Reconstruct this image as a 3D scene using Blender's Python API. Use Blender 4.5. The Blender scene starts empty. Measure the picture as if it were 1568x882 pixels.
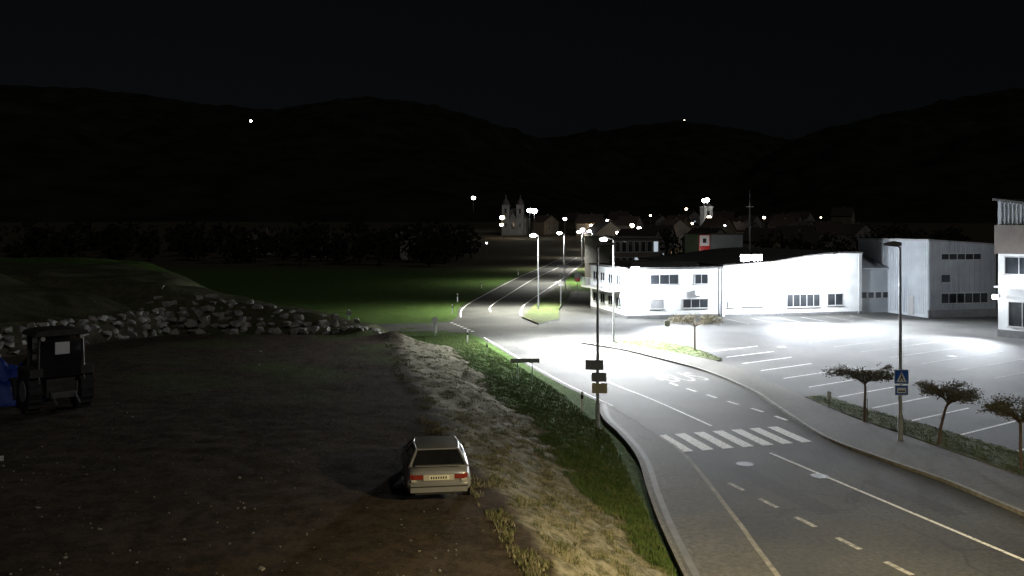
import bpy, math, random, bmesh
from mathutils import Vector, Matrix, noise
from mathutils.geometry import tessellate_polygon
random.seed(7)
scene=bpy.context.scene
R=random.uniform

# ------------------------------------------------------------------ materials
def new_mat(name):
    m=bpy.data.materials.new(name); m.use_nodes=True
    nt=m.node_tree; b=nt.nodes['Principled BSDF']; return m,nt,b
def mat(name,c1,c2=None,scale=3.0,rough=0.8,bump=0.0,bscale=None,metal=0.0,detail=6,spec=.4):
    m,nt,b=new_mat(name)
    b.inputs['Roughness'].default_value=rough; b.inputs['Metallic'].default_value=metal; b.inputs['Specular IOR Level'].default_value=spec
    if c2 is None: c2=tuple(x*0.8 for x in c1)
    g=nt.nodes.new('ShaderNodeNewGeometry')
    n=nt.nodes.new('ShaderNodeTexNoise'); n.inputs['Scale'].default_value=scale; n.inputs['Detail'].default_value=detail
    nt.links.new(g.outputs['Position'],n.inputs['Vector'])
    r=nt.nodes.new('ShaderNodeValToRGB'); r.color_ramp.elements[0].position=0.35; r.color_ramp.elements[1].position=0.68
    r.color_ramp.elements[0].color=(*c1,1); r.color_ramp.elements[1].color=(*c2,1)
    nt.links.new(n.outputs['Fac'],r.inputs['Fac']); nt.links.new(r.outputs['Color'],b.inputs['Base Color'])
    if bump>0:
        n2=nt.nodes.new('ShaderNodeTexNoise'); n2.inputs['Scale'].default_value=bscale or scale*4; n2.inputs['Detail'].default_value=8
        nt.links.new(g.outputs['Position'],n2.inputs['Vector'])
        bp=nt.nodes.new('ShaderNodeBump'); bp.inputs['Strength'].default_value=bump; bp.inputs['Distance'].default_value=0.05
        nt.links.new(n2.outputs['Fac'],bp.inputs['Height']); nt.links.new(bp.outputs['Normal'],b.inputs['Normal'])
    return m
def emis(name,col,s):
    m,nt,b=new_mat(name)
    b.inputs['Base Color'].default_value=(*col,1)
    b.inputs['Emission Color'].default_value=(*col,1); b.inputs['Emission Strength'].default_value=s
    return m
M={}
M['white_wall']=mat('white_wall',(.52,.53,.53),(.68,.69,.69),.7,.85,.1)
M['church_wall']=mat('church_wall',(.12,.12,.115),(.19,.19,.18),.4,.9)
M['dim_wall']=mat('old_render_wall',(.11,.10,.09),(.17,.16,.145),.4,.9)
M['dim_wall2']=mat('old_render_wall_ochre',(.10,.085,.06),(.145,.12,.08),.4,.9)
M['grey_wall']=mat('grey_wall',(.27,.29,.31),(.34,.36,.38),.6,.7)
M['dark_wall']=mat('dark_wall',(.10,.08,.07),(.13,.11,.09),1,.7)
M['roof_dark']=mat('roof_dark',(.05,.05,.05),(.08,.075,.07),2,.8)
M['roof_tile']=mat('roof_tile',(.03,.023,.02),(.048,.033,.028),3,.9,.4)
M['plinth']=mat('plinth',(.10,.10,.10),(.14,.14,.14),2,.8)
M['frame']=mat('window_frame',(.35,.36,.36),(.4,.4,.4),2,.5)
M['glass']=mat('window_glass',(.02,.022,.025),(.035,.04,.045),.8,.08)
M['shutter']=mat('shutter',(.2,.2,.2),(.25,.25,.25),5,.6)
M['steel']=mat('galvanised_steel',(.28,.29,.30),(.38,.39,.40),6,.5,metal=.4)
M['darksteel']=mat('dark_steel',(.10,.10,.10),(.15,.15,.15),6,.5,metal=.4)
M['concrete']=mat('concrete',(.26,.26,.25),(.34,.33,.31),4,.85,.2)
M['kerb']=mat('kerb_stone',(.17,.165,.15),(.30,.29,.26),5,.9,.2,spec=.2)
M['edging']=mat('edging_stone',(.11,.105,.095),(.18,.17,.15),5,.9,.3,spec=.2)
M['stone']=mat('stone',(.14,.135,.125),(.30,.29,.26),2.2,.95,.6,8,spec=.2)
M['bark']=mat('bark',(.10,.075,.055),(.16,.12,.09),8,.9,.3)
M['leaf']=mat('leaf',(.10,.095,.05),(.16,.14,.07),5,.8)
M['leaf2']=mat('leaf_dark',(.06,.06,.03),(.09,.085,.045),5,.8)
M['blade']=mat('grass_blade',(.045,.085,.02),(.085,.125,.035),3,.8,spec=.2)
M['blade2']=mat('grass_blade_dull',(.07,.085,.03),(.13,.14,.055),3,.8,spec=.2)
M['dry']=mat('dry_grass',(.20,.185,.12),(.28,.25,.17),3,.85,spec=.2)
M['needle']=mat('distant_foliage',(.006,.009,.005),(.014,.020,.010),.5,.9,spec=.1)
M['forest']=mat('forest',(.008,.011,.007),(.024,.029,.019),.03,1,detail=12,spec=.0)
M['blue']=mat('blue_tarpaulin',(.008,.025,.18),(.01,.045,.28),3,.6,.3)
M['rubber']=mat('rubber',(.015,.015,.015),(.03,.03,.03),8,.8)
M['signblue']=mat('sign_blue',(.01,.09,.42),(.012,.10,.45),3,.4)
M['signwhite']=mat('sign_white',(.7,.7,.7),(.76,.76,.76),3,.4)
M['signbeige']=mat('sign_beige',(.42,.36,.24),(.5,.43,.3),3,.5)
M['signblack']=mat('sign_black',(.01,.01,.01),(.02,.02,.02),3,.5)
M['red']=mat('red_paint',(.5,.02,.02),(.55,.03,.03),3,.4)
M['lamp_on']=emis('lamp_lens_lit',(1,.99,.90),60)
M['flood_on']=emis('floodlight_lens_lit',(.93,.96,1),140)
M['warm_on']=emis('village_lamp_warm',(1,.80,.55),20)
M['white_on']=emis('village_lamp_white',(.95,.97,1),30)
M['win_warm']=emis('lit_window_warm',(1,.62,.30),.5)
M['win_cool']=emis('lit_window_cool',(.75,.88,1),.5)
M['tractor']=mat('tractor_paint',(.035,.033,.03),(.06,.055,.05),4,.5)

m,nt,b=new_mat('road_paint'); b.inputs['Roughness'].default_value=.8; b.inputs['Specular IOR Level'].default_value=.2
g=nt.nodes.new('ShaderNodeNewGeometry'); n=nt.nodes.new('ShaderNodeTexNoise'); n.inputs['Scale'].default_value=9; n.inputs['Detail'].default_value=10
nt.links.new(g.outputs['Position'],n.inputs['Vector'])
r=nt.nodes.new('ShaderNodeValToRGB'); r.color_ramp.elements[0].position=.34; r.color_ramp.elements[0].color=(.2,.2,.2,1)
r.color_ramp.elements[1].position=.46; r.color_ramp.elements[1].color=(.75,.75,.73,1)
nt.links.new(n.outputs['Fac'],r.inputs['Fac']); nt.links.new(r.outputs['Color'],b.inputs['Base Color']); M['paint']=m
M['wornpaint']=mat('worn_road_paint',(.16,.16,.15),(.55,.54,.50),5,.85,detail=10,spec=.2)

def asphalt(name,c1,c2,c3):
    m,nt,b=new_mat(name); b.inputs['Roughness'].default_value=.85; b.inputs['Specular IOR Level'].default_value=.2
    L=nt.links.new
    g=nt.nodes.new('ShaderNodeNewGeometry')
    n1=nt.nodes.new('ShaderNodeTexNoise'); n1.inputs['Scale'].default_value=.22; n1.inputs['Detail'].default_value=8
    n2=nt.nodes.new('ShaderNodeTexNoise'); n2.inputs['Scale'].default_value=6; n2.inputs['Detail'].default_value=12; n2.inputs['Roughness'].default_value=.75
    v=nt.nodes.new('ShaderNodeTexVoronoi'); v.feature='DISTANCE_TO_EDGE'; v.inputs['Scale'].default_value=.16
    n3=nt.nodes.new('ShaderNodeTexNoise'); n3.inputs['Scale'].default_value=.8
    for q in (n1,n2,n3): L(g.outputs['Position'],q.inputs['Vector'])
    mv=nt.nodes.new('ShaderNodeMixRGB'); mv.blend_type='ADD'; mv.inputs['Fac'].default_value=1.0
    L(g.outputs['Position'],mv.inputs['Color1']); L(n3.outputs['Color'],mv.inputs['Color2']); L(mv.outputs['Color'],v.inputs['Vector'])
    r=nt.nodes.new('ShaderNodeValToRGB'); r.color_ramp.elements[0].position=.38; r.color_ramp.elements[1].position=.62
    r.color_ramp.elements[0].color=(*c1,1); r.color_ramp.elements[1].color=(*c2,1); L(n1.outputs['Fac'],r.inputs['Fac'])
    mx=nt.nodes.new('ShaderNodeMixRGB'); mx.blend_type='MULTIPLY'; mx.inputs['Fac'].default_value=.95
    r2=nt.nodes.new('ShaderNodeValToRGB'); r2.color_ramp.elements[0].position=.3; r2.color_ramp.elements[1].position=.7
    r2.color_ramp.elements[0].color=(.35,.35,.35,1); r2.color_ramp.elements[1].color=(1.6,1.6,1.5,1)
    L(n2.outputs['Fac'],r2.inputs['Fac']); L(r.outputs['Color'],mx.inputs['Color1']); L(r2.outputs['Color'],mx.inputs['Color2'])
    r3=nt.nodes.new('ShaderNodeValToRGB'); r3.color_ramp.elements[0].position=.0; r3.color_ramp.elements[1].position=.010
    r3.color_ramp.elements[0].color=(*c3,1); r3.color_ramp.elements[1].color=(1,1,1,1)
    L(v.outputs['Distance'],r3.inputs['Fac'])
    m2=nt.nodes.new('ShaderNodeMixRGB'); m2.blend_type='MULTIPLY'; m2.inputs['Fac'].default_value=1
    L(mx.outputs['Color'],m2.inputs['Color1']); L(r3.outputs['Color'],m2.inputs['Color2']); L(m2.outputs['Color'],b.inputs['Base Color'])
    bp=nt.nodes.new('ShaderNodeBump'); bp.inputs['Strength'].default_value=.4; bp.inputs['Distance'].default_value=.02
    L(n2.outputs['Fac'],bp.inputs['Height']); L(bp.outputs['Normal'],b.inputs['Normal'])
    return m
M['asphalt']=asphalt('asphalt',(.038,.038,.038),(.068,.067,.064),(.6,.6,.6))
M['asphalt2']=asphalt('asphalt_repair',(.030,.030,.030),(.044,.043,.041),(.9,.9,.9))
M['pave']=asphalt('pavement_asphalt',(.066,.064,.058),(.095,.09,.08),(.75,.75,.75))

# ------------------------------------------------------------------ builder
class B:
    def __init__(s): s.v=[];s.f=[];s.m=[];s.mats=[];s.T=Matrix.Identity(4);s.sm=[]
    def mi(s,k):
        x=M[k] if isinstance(k,str) else k
        if x not in s.mats: s.mats.append(x)
        return s.mats.index(x)
    def add(s,vs,fs,k,smooth=False):
        o=len(s.v); s.v+= [tuple(s.T@Vector(p)) for p in vs]; i=s.mi(k)
        for f in fs: s.f.append([o+a for a in f]); s.m.append(i); s.sm.append(smooth)
    def box(s,x0,x1,y0,y1,z0,z1,k):
        s.add([(x0,y0,z0),(x1,y0,z0),(x1,y1,z0),(x0,y1,z0),(x0,y0,z1),(x1,y0,z1),(x1,y1,z1),(x0,y1,z1)],
              [(0,3,2,1),(4,5,6,7),(0,1,5,4),(1,2,6,5),(2,3,7,6),(3,0,4,7)],k)
    def tube(s,p0,p1,r0,r1,k,n=8,caps=True,smooth=True):
        p0=Vector(p0);p1=Vector(p1);d=(p1-p0)
        if d.length<1e-6:return
        d.normalize(); a=d.orthogonal().normalized(); c=d.cross(a)
        vs=[];
        for p,r in((p0,r0),(p1,r1)):
            for i in range(n):
                t=2*math.pi*i/n; vs.append(p+a*math.cos(t)*r+c*math.sin(t)*r)
        fs=[(i,(i+1)%n,n+(i+1)%n,n+i) for i in range(n)]
        s.add(vs,fs,k,smooth)
        if caps: s.add(vs[:n],[tuple(range(n))[::-1]],k); s.add(vs[n:],[tuple(range(n))],k)
    def extr(s,outline,y0,y1,k):
        n=len(outline)
        vs=[(x,y0,z) for x,z in outline]+[(x,y1,z) for x,z in outline]
        s.add(vs,[tuple(range(n)),tuple(range(2*n-1,n-1,-1))]+[(i,n+i,n+(i+1)%n,(i+1)%n) for i in range(n)],k)
    def sphere(s,c,r,k,n=10,sz=1):
        vs=[];fs=[];h=n//2
        for j in range(h+1):
            for i in range(n):
                a=2*math.pi*i/n;b=math.pi*j/h
                vs.append((c[0]+r*math.sin(b)*math.cos(a),c[1]+r*math.sin(b)*math.sin(a),c[2]+r*sz*math.cos(b)))
        for j in range(h):
            for i in range(n): fs.append((j*n+i,(j+1)*n+i,(j+1)*n+(i+1)%n,j*n+(i+1)%n))
        s.add(vs,fs,k,True)
    def obj(s,name,mw=None,bevel=0,parent=None):
        me=bpy.data.meshes.new(name); me.from_pydata(s.v,[],s.f)
        for x in s.mats: me.materials.append(x)
        me.polygons.foreach_set('material_index',s.m); me.polygons.foreach_set('use_smooth',s.sm); me.update()
        o=bpy.data.objects.new(name,me); scene.collection.objects.link(o)
        if mw is not None: o.matrix_world=mw
        if bevel:
            md=o.modifiers.new('b','BEVEL'); md.width=bevel; md.segments=2; md.limit_method='ANGLE'
        if parent: o.parent=parent
        return o
def frame(x,y,z,dx,dy):
    l=math.hypot(dx,dy);dx/=l;dy/=l
    return Matrix(((dx,-dy,0,x),(dy,dx,0,y),(0,0,1,z),(0,0,0,1)))
def interp(x,xs,ys):
    if x<=xs[0]: return ys[0]
    for i in range(1,len(xs)):
        if x<=xs[i]:
            t=(x-xs[i-1])/(xs[i]-xs[i-1]); return ys[i-1]+t*(ys[i]-ys[i-1])
    return ys[-1]
def smooth(t): t=max(0,min(1,t)); return t*t*(3-2*t)

# ------------------------------------------------------------------ terrain
TOPY=[10,18.4,23.7,29.5,38.9,48,57.2,64,70]; TOPX=[1.9,.9,-.4,-2.0,-4.0,-5.9,-7.4,-8.8,-10]
TOEY=[10,23.8,29.8,35.7,39.5,43.1,50,56.9,67.6,78.2,90]; TOEX=[4.3,4.4,4.5,4.7,4.3,3.3,2.2,.6,-1.9,-4.6,-7]
FRY=[15,22,30,45,57,64]; FRX=[1.0,.92,.59,.50,.52,.55]
def wallx(y): return interp(y,[25,40,50,59,61.5],[-39,-33,-28,-23.9,-23.2])
def revy(x): return 61.5+(x+24)*.12
def nz(x,y,s,o=0): return noise.noise(Vector((x*s+o,y*s,o*1.3)))
def terrain(x,y):
    tx=interp(y,TOPY,TOPX); te=interp(y,TOEY,TOEX)
    t=(x-tx)/max(.5,(te-tx)); far=1-smooth((y-59)/14)
    pale=0;grass=0;lot=0
    if y<9: far=1
    if t<0: z=2.0; lot=1
    elif t<1: z=2.0*(1-smooth(t)*.35-t*.65)
    else: z=0
    fr=interp(y,FRY,FRX)
    if t>=0 and t<1:
        e=t+nz(x,y,.8)*.16+nz(x,y,2.5,4)*.08
        pale=1-smooth((e-fr)/.14+.5)
        if t<.12: pale*=smooth((t+nz(x,y,1.2,3)*.08)/.10)
        grass=1-pale if t>.12 else 0
        lot=1-pale-grass
    if t>=1: grass=1
    z*=far
    if t<1 and far<1:
        q=smooth((y-60)/3.5); grass=max(grass,q); pale*=1-q; lot*=1-q
    if t<1: z+= .03*nz(x,y,1.6)+.05*nz(x,y,.35)
    if t<0:
        gq=smooth((nz(x,y,.25,6)+.25)*1.6)*.5*smooth((y-32)/14)*smooth((x-tx+22)/12); grass+=gq*lot; lot*=1-gq
    if 0<t<1 and far>0:
        k=min(1,t*4)*min(1,(1-t)*4); z+=k*far*(.20*nz(x,y,.75,5)+.13*nz(x,y,2.1,9))
        if pale>0: z+=k*.10*nz(x,y,4,2)
    for cx,cy,r,hh in((-10.3,60.5,1.6,.55),(-11.7,61.5,1.0,.35),(-7.6,58.5,1.8,.35)):
        d=math.hypot(x-cx,y-cy)/r
        if d<1.6: z+=hh*math.exp(-d*d*2)
    if x<-10:
        if y<61.5 and x<wallx(y):
            d=wallx(y)-x; z=3.35+min(d*.24,2.9)+.5*nz(x,y,.2)+.15*nz(x,y,.9); grass=.25; lot=.75; pale=0
        elif y>=revy(x) :
            top=interp(x,[-45,-32,-24,-12,-10],[6.1,5.6,4.9,2.3,1.9]); q=smooth((y-revy(x))/2.6)
            e0=interp(x,[-38,-25],[90,66]); f2=max(0,1-smooth((y-e0)/(14 if x>-26 else 30)))
            zz=(1.9+(top-1.9)*q)*f2+(.35*nz(x,y,.3)+.12*nz(x,y,.9))*f2
            if f2>0: z=max(z,zz) if x>-12 else zz
            else: z=0
            grass=.25; lot=.75; pale=0
            if y>80: grass=1; lot=0
    if y>300: z+=(y-300)*.045
    if y>170: q=smooth((y-170)/60); lot=q*.9; grass*=1-q*.9  # far ground darkened with distance: night darkness put into the colour mask
    if x>5 and y<120 : z=-.04
    return z,pale,grass,lot
def lin(a,b,s):
    n=max(1,round((b-a)/s)); return [a+(b-a)*i/n for i in range(n)]
xs=[-4000,-2500,-1400,-800,-450,-260,-160,-110]+lin(-80,-42,3)+lin(-42,-26,.6)+lin(-26,-11,.45)+lin(-11,5.4,.2)+lin(5.4,60,4)+[60,90,150,260,450,800,1400,2500,4000]
ys=[-1500,-400,-100,-30,0]+lin(5,16,1)+lin(16,36,.2)+lin(36,66,.3)+lin(66,95,.8)+lin(95,300,10)+[300,340,400,500,650,900,1300,2000,3200,5000]
V=[];COL=[]
for y in ys:
    for x in xs:
        z,p,gm,l=terrain(x,y)
        V.append((x,y,z-.012)); COL.append((p,gm,l,1))
nx=len(xs); F=[(j*nx+i,j*nx+i+1,(j+1)*nx+i+1,(j+1)*nx+i) for j in range(len(ys)-1) for i in range(nx-1)]
me=bpy.data.meshes.new('ground'); me.from_pydata(V,[],F); me.polygons.foreach_set('use_smooth',[True]*len(F))
ca=me.color_attributes.new('mask','FLOAT_COLOR','POINT')
ca.data.foreach_set('color',[c for q in COL for c in q])
m,nt,b=new_mat('ground_soil_grass'); L=nt.links.new; b.inputs['Roughness'].default_value=1; b.inputs['Specular IOR Level'].default_value=.03
at=nt.nodes.new('ShaderNodeAttribute'); at.attribute_name='mask'; sp=nt.nodes.new('ShaderNodeSeparateColor'); L(at.outputs['Color'],sp.inputs['Color'])
g=nt.nodes.new('ShaderNodeNewGeometry')
def N(s,d=8,r=.6):
    n=nt.nodes.new('ShaderNodeTexNoise'); n.inputs['Scale'].default_value=s; n.inputs['Detail'].default_value=d; n.inputs['Roughness'].default_value=r
    L(g.outputs['Position'],n.inputs['Vector']); return n
def RP(n,stops):
    r=nt.nodes.new('ShaderNodeValToRGB'); e=r.color_ramp.elements
    e[0].position,e[0].color=stops[0][0],(*stops[0][1],1); e[1].position,e[1].color=stops[-1][0],(*stops[-1][1],1)
    for p,c in stops[1:-1]:
        q=e.new(p); q.color=(*c,1)
    L(n.outputs['Fac'],r.inputs['Fac']); return r
lotc=RP(N(1.7,14,.8),[(.32,(.028,.023,.018)),(.46,(.050,.041,.032)),(.56,(.080,.062,.048)),(.66,(.058,.050,.037)),(.75,(.10,.083,.066))])
grc=RP(N(1.6,12,.75),[(.3,(.03,.05,.012)),(.5,(.055,.095,.025)),(.7,(.10,.14,.05))])
palc=RP(N(2.6,14,.8),[(.34,(.045,.05,.025)),(.44,(.12,.115,.075)),(.54,(.25,.235,.18)),(.64,(.32,.30,.24)),(.74,(.12,.125,.065))])
def MX(f,a,b_):
    x=nt.nodes.new('ShaderNodeMixRGB'); L(f,x.inputs['Fac']); L(a,x.inputs['Color1']); L(b_,x.inputs['Color2']); return x
x1=MX(sp.outputs['Green'],lotc.outputs['Color'],grc.outputs['Color']); x2=MX(sp.outputs['Red'],x1.outputs['Color'],palc.outputs['Color'])
L(x2.outputs['Color'],b.inputs['Base Color'])
bp=nt.nodes.new('ShaderNodeBump'); bp.inputs['Strength'].default_value=.9; bp.inputs['Distance'].default_value=.10
L(N(6,14,.75).outputs['Fac'],bp.inputs['Height']); L(bp.outputs['Normal'],b.inputs['Normal'])
me.materials.append(m); o=bpy.data.objects.new('ground',me); scene.collection.objects.link(o)

# ------------------------------------------------------------------ flat sheets
def sheet(name,pts,z,k,thick=0,sidek=None):
    bb=B(); vs=[(x,y,z) for x,y in pts]
    tri=tessellate_polygon([[Vector(p) for p in vs]])
    def up(t):
        a,b_,c=[Vector(vs[i]) for i in t]
        return t if (b_-a).cross(c-a).z>0 else t[::-1]
    bb.add(vs,[up(tuple(t)) for t in tri],k)
    if thick:
        n=len(vs); bb.add(vs+[(x,y,z-thick) for x,y in pts],[(i,(i+1)%n,n+(i+1)%n,n+i) for i in range(n)],sidek or k)
    return bb.obj(name)
def offset(pts,d):
    out=[]
    for i,p in enumerate(pts):
        a=pts[max(0,i-1)];b_=pts[min(len(pts)-1,i+1)]
        t=Vector((b_[0]-a[0],b_[1]-a[1])).normalized(); out.append((p[0]-t.y*d,p[1]+t.x*d))
    return out
def catmull(pts,n=6):
    out=[]
    for i in range(len(pts)-1):
        p0=Vector(pts[max(0,i-1)]);p1=Vector(pts[i]);p2=Vector(pts[i+1]);p3=Vector(pts[min(len(pts)-1,i+2)])
        for k in range(n):
            t=k/n; out.append(tuple(.5*((2*p1)+(p2-p0)*t+(2*p0-5*p1+4*p2-p3)*t*t+(3*p1-p0-3*p2+p3)*t**3)))
    out.append(tuple(pts[-1])); return out
def ribbon(bb,pts,w,z,k):
    a=offset(pts,w/2);b_=offset(pts,-w/2);n=len(pts)
    bb.add([(x,y,z) for x,y in a]+[(x,y,z) for x,y in b_],[(i,n+i,n+i+1,i+1) for i in range(n-1)],k)
def resample(pts,step):
    out=[];acc=0;d=0
    for i in range(len(pts)-1):
        a=Vector(pts[i]);c=Vector(pts[i+1]);l=(c-a).length
        while d<=acc+l: out.append(tuple(a+(c-a)*((d-acc)/l))); d+=step
        acc+=l
    return out
def dashed(bb,pts,w,z,k,on,off):
    p=resample(pts,.25); per=round((on+off)/.25); m_=round(on/.25)
    for i in range(0,len(p)-m_,per): ribbon(bb,p[i:i+m_+1],w,z,k)

left=catmull([(6.9,5),(6.87,23.5),(6.92,27.8),(6.84,35.7),(6.17,39.7),(4.83,46),(2.85,52.5),(.7,61),(-1.2,69.0),(-2.6,75)])+[(-3.8,78.3),(-6.5,79.6),(-14,79.6),(-26,78.5),(-26,84),(-14,85.5),(-7.4,86.4)]+catmull([(-5.9,88.5),(-5.6,93),(-5.9,104),(-3.96,125),(.72,167),(7.1,215),(16,290)])
right=[(25.5,290)]+catmull([(20.9,250),(10.3,167),(8,130)],4)+[(80,130),(80,5)]
sheet('road_asphalt',left+right,.0,'asphalt')
lk=catmull([(6.9,5),(6.87,23.5),(6.92,27.8),(6.84,35.7),(6.17,39.7),(4.83,46.2)])
li=catmull([(4.5,5),(4.5,23.8),(4.65,29.8),(4.95,35),(4.75,39),(4.35,42.5),(4.45,46.0)])
sheet('pavement',[(x+.0,y) for x,y in li]+lk[::-1],.12,'pave',.16,'kerb')
rk=catmull([(20,12),(17.6,21),(16.0,28.4),(15.3,32.1),(14.3,35.2),(13.35,39.0),(13.25,45.5),(13.2,50),(12.1,56.9),(9.8,63.2),(8,67.3),(5.4,70.9)])
ri=catmull([(24,12),(21.5,21),(19.3,29),(18.2,33),(17,38.5),(16,43),(15.4,48),(15.0,54),(13.75,60.9),(11.9,64.6),(8.4,69.8),(5.6,71.5)])
sheet('pavement',rk+ri[::-1],.12,'pave',.14,'kerb')
kb=B()
ribbon(kb,offset(lk,.07),.15,.125,'kerb'); ribbon(kb,offset(rk,-.08),.16,.125,'kerb')
kb.obj('kerb')
bank=B(); a=offset(li,.05)
for i in range(len(a)-1):
    p,q=a[i],a[i+1]
    pa,pb=offset([p,q],.07),offset([p,q],-.04)
    bank.add([(pb[0][0],pb[0][1],0),(pb[1][0],pb[1][1],0),(pa[1][0],pa[1][1],0),(pa[0][0],pa[0][1],0),(pb[0][0],pb[0][1],.17),(pb[1][0],pb[1][1],.17),(pa[1][0],pa[1][1],.17),(pa[0][0],pa[0][1],.17)],
      [(4,5,6,7),(0,1,5,4),(2,3,7,6)],'edging')
bank.obj('edging_kerb')
gut=B(); ribbon(gut,offset(li,-.22),.2,.124,'plinth'); gut.obj('drainage_channel')
# asphalt repair patches and manhole covers
rp=B()
for cx,cy,w_,l_ in((9.2,31.5,.9,6.0),(8.3,44.5,1.2,3.2),(13.4,30.5,.8,4.2),(27,58,2.5,3.5),(22,76,3,2),(6.5,57,.9,6)):
    ca_=Vector((-.29,.957)); cb=Vector((.957,.29)); c=Vector((cx,cy)); q=[c-cb*w_/2-ca_*l_/2,c+cb*w_/2-ca_*l_/2,c+cb*w_/2+ca_*l_/2,c-cb*w_/2+ca_*l_/2]
    rp.add([(a_.x,a_.y,.003) for a_ in q],[(0,1,2,3)],'asphalt2')
rp.obj('asphalt_repair_patch')
for mx_,my_ in((11.2,33.0),(8.9,39.2-4.5),(20.5,69),(31,64)):
    mh=B(); mh.tube((0,0,-.02),(0,0,.008),.33,.33,'darksteel',20); mh.obj('manhole_cover',Matrix.Translation((mx_,my_,0)))
g1=[(8.4,69.9),(11.9,64.7),(13.75,61.0),(14.3,61.9),(13.5,67.6),(11.4,72.0),(8.1,71.6)]
L1=[(24.1,12),(21.6,21),(19.4,29),(18.3,33),(17.1,38.5),(16.1,43),(15.5,48)]; L2=[(16.6,48.2),(17.7,44),(18.6,41.3),(20.2,35.9),(22.8,28),(25.5,20),(28,12)]
g3=[(1.05,91),(2.5,84.8),(4.6,89),(5.2,100),(8.6,130),(9.3,145),(8.0,146),(4.2,120)]
vm=mat('verge_grass',(.035,.055,.018),(.10,.115,.05),2.2,.95,.8,6,spec=.1)
for pts in (g1,L1+L2,g3): sheet('grass_verge',pts,.14,vm,.16,'kerb')

# ------------------------------------------------------------------ markings
mk=B(); Z=.007
cl=catmull([(16.5,16),(13.9,24.6),(10.35,36.4)]); ribbon(mk,cl,.14,Z,'paint')
cl2=catmull([(9.1,41.4),(7.42,47.7),(5.85,52.6),(4.1,59.6)]); ribbon(mk,cl2,.13,Z,'paint')
dashed(mk,catmull([(13,16),(9.95,24.9),(7.3,33.3)]),.18,Z,'wornpaint',1.0,1.0)
dashed(mk,catmull([(12.9,42.6),(12.3,44.6),(11.5,46.6),(10.6,49),(9.5,52),(8.35,56.4),(7.4,60.4),(6.4,64.4),(5.2,68)]),.2,Z,'paint',1.0,1.0)
ribbon(mk,offset(catmull([(4.83,46),(2.85,52.5),(.7,61),(-1.2,69.0),(-2.6,75)]),-.3),.11,Z,'paint')
ribbon(mk,offset(catmull([(-5.6,92),(-5.9,104),(-3.96,125),(.72,167),(7.1,215),(15,280)]),-.4),.15,Z,'paint')
ribbon(mk,catmull([(-2.3,98),(-2.4,106),(-.4,125),(4.5,167),(11.5,215),(20,280)]),.16,Z,'paint')
ribbon(mk,catmull([(.9,94),(1.2,104),(3.0,119),(9.6,167),(19.5,245)]),.14,Z,'paint')
dashed(mk,[(-3.4,79.3),(-6.0,87.5)],.3,Z,'paint',.6,.6)
for i in range(12):
    t=i/11; sx=interp(t*33,[0,8,16,24,33],[14.6,15.6,17.0,18.7,20.9]); sy=66.5-t*33
    ribbon(mk,[(sx,sy),(sx+4.2,sy+3.0)],.13,Z,'paint')
for i in range(9):
    sx=23.6+i*.9; sy=72-i*2.9
    ribbon(mk,[(sx,sy),(sx+4.4,sy+3.1)],.10,Z,'wornpaint'); ribbon(mk,[(sx+4.4,sy+3.1),(sx+8.8,sy+6.2)],.10,Z,'wornpaint')
for i in range(8):
    ribbon(mk,[(17+i*2.7,84.5+i*.6),(15.9+i*2.7,89.3+i*.6)],.10,Z,'wornpaint')
mk.obj('road_markings')
zb=B(); u=Vector((.956,.293)); w=Vector((-.21,.978)); o0=Vector((6.85,36.55))
for i in range(7):
    p=o0+u*(i*.93); q=[p,p+u*.52,p+u*.52+w*3.0,p+w*3.0]
    zb.add([(a.x,a.y,.0075) for a in q],[(0,1,2,3)],'paint')
zb.obj('zebra_crossing')
cu=bpy.data.curves.new('bus_lane_marking','FONT'); cu.body='BUS'; cu.size=1.35; cu.align_x='CENTER'
to=bpy.data.objects.new('bus_lane_marking',cu); scene.collection.objects.link(to); cu.materials.append(M['wornpaint'])
to.location=(10.6,53.6,.008); to.rotation_euler=(0,0,math.radians(15)); to.scale=(1.2,3.2,1)

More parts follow.
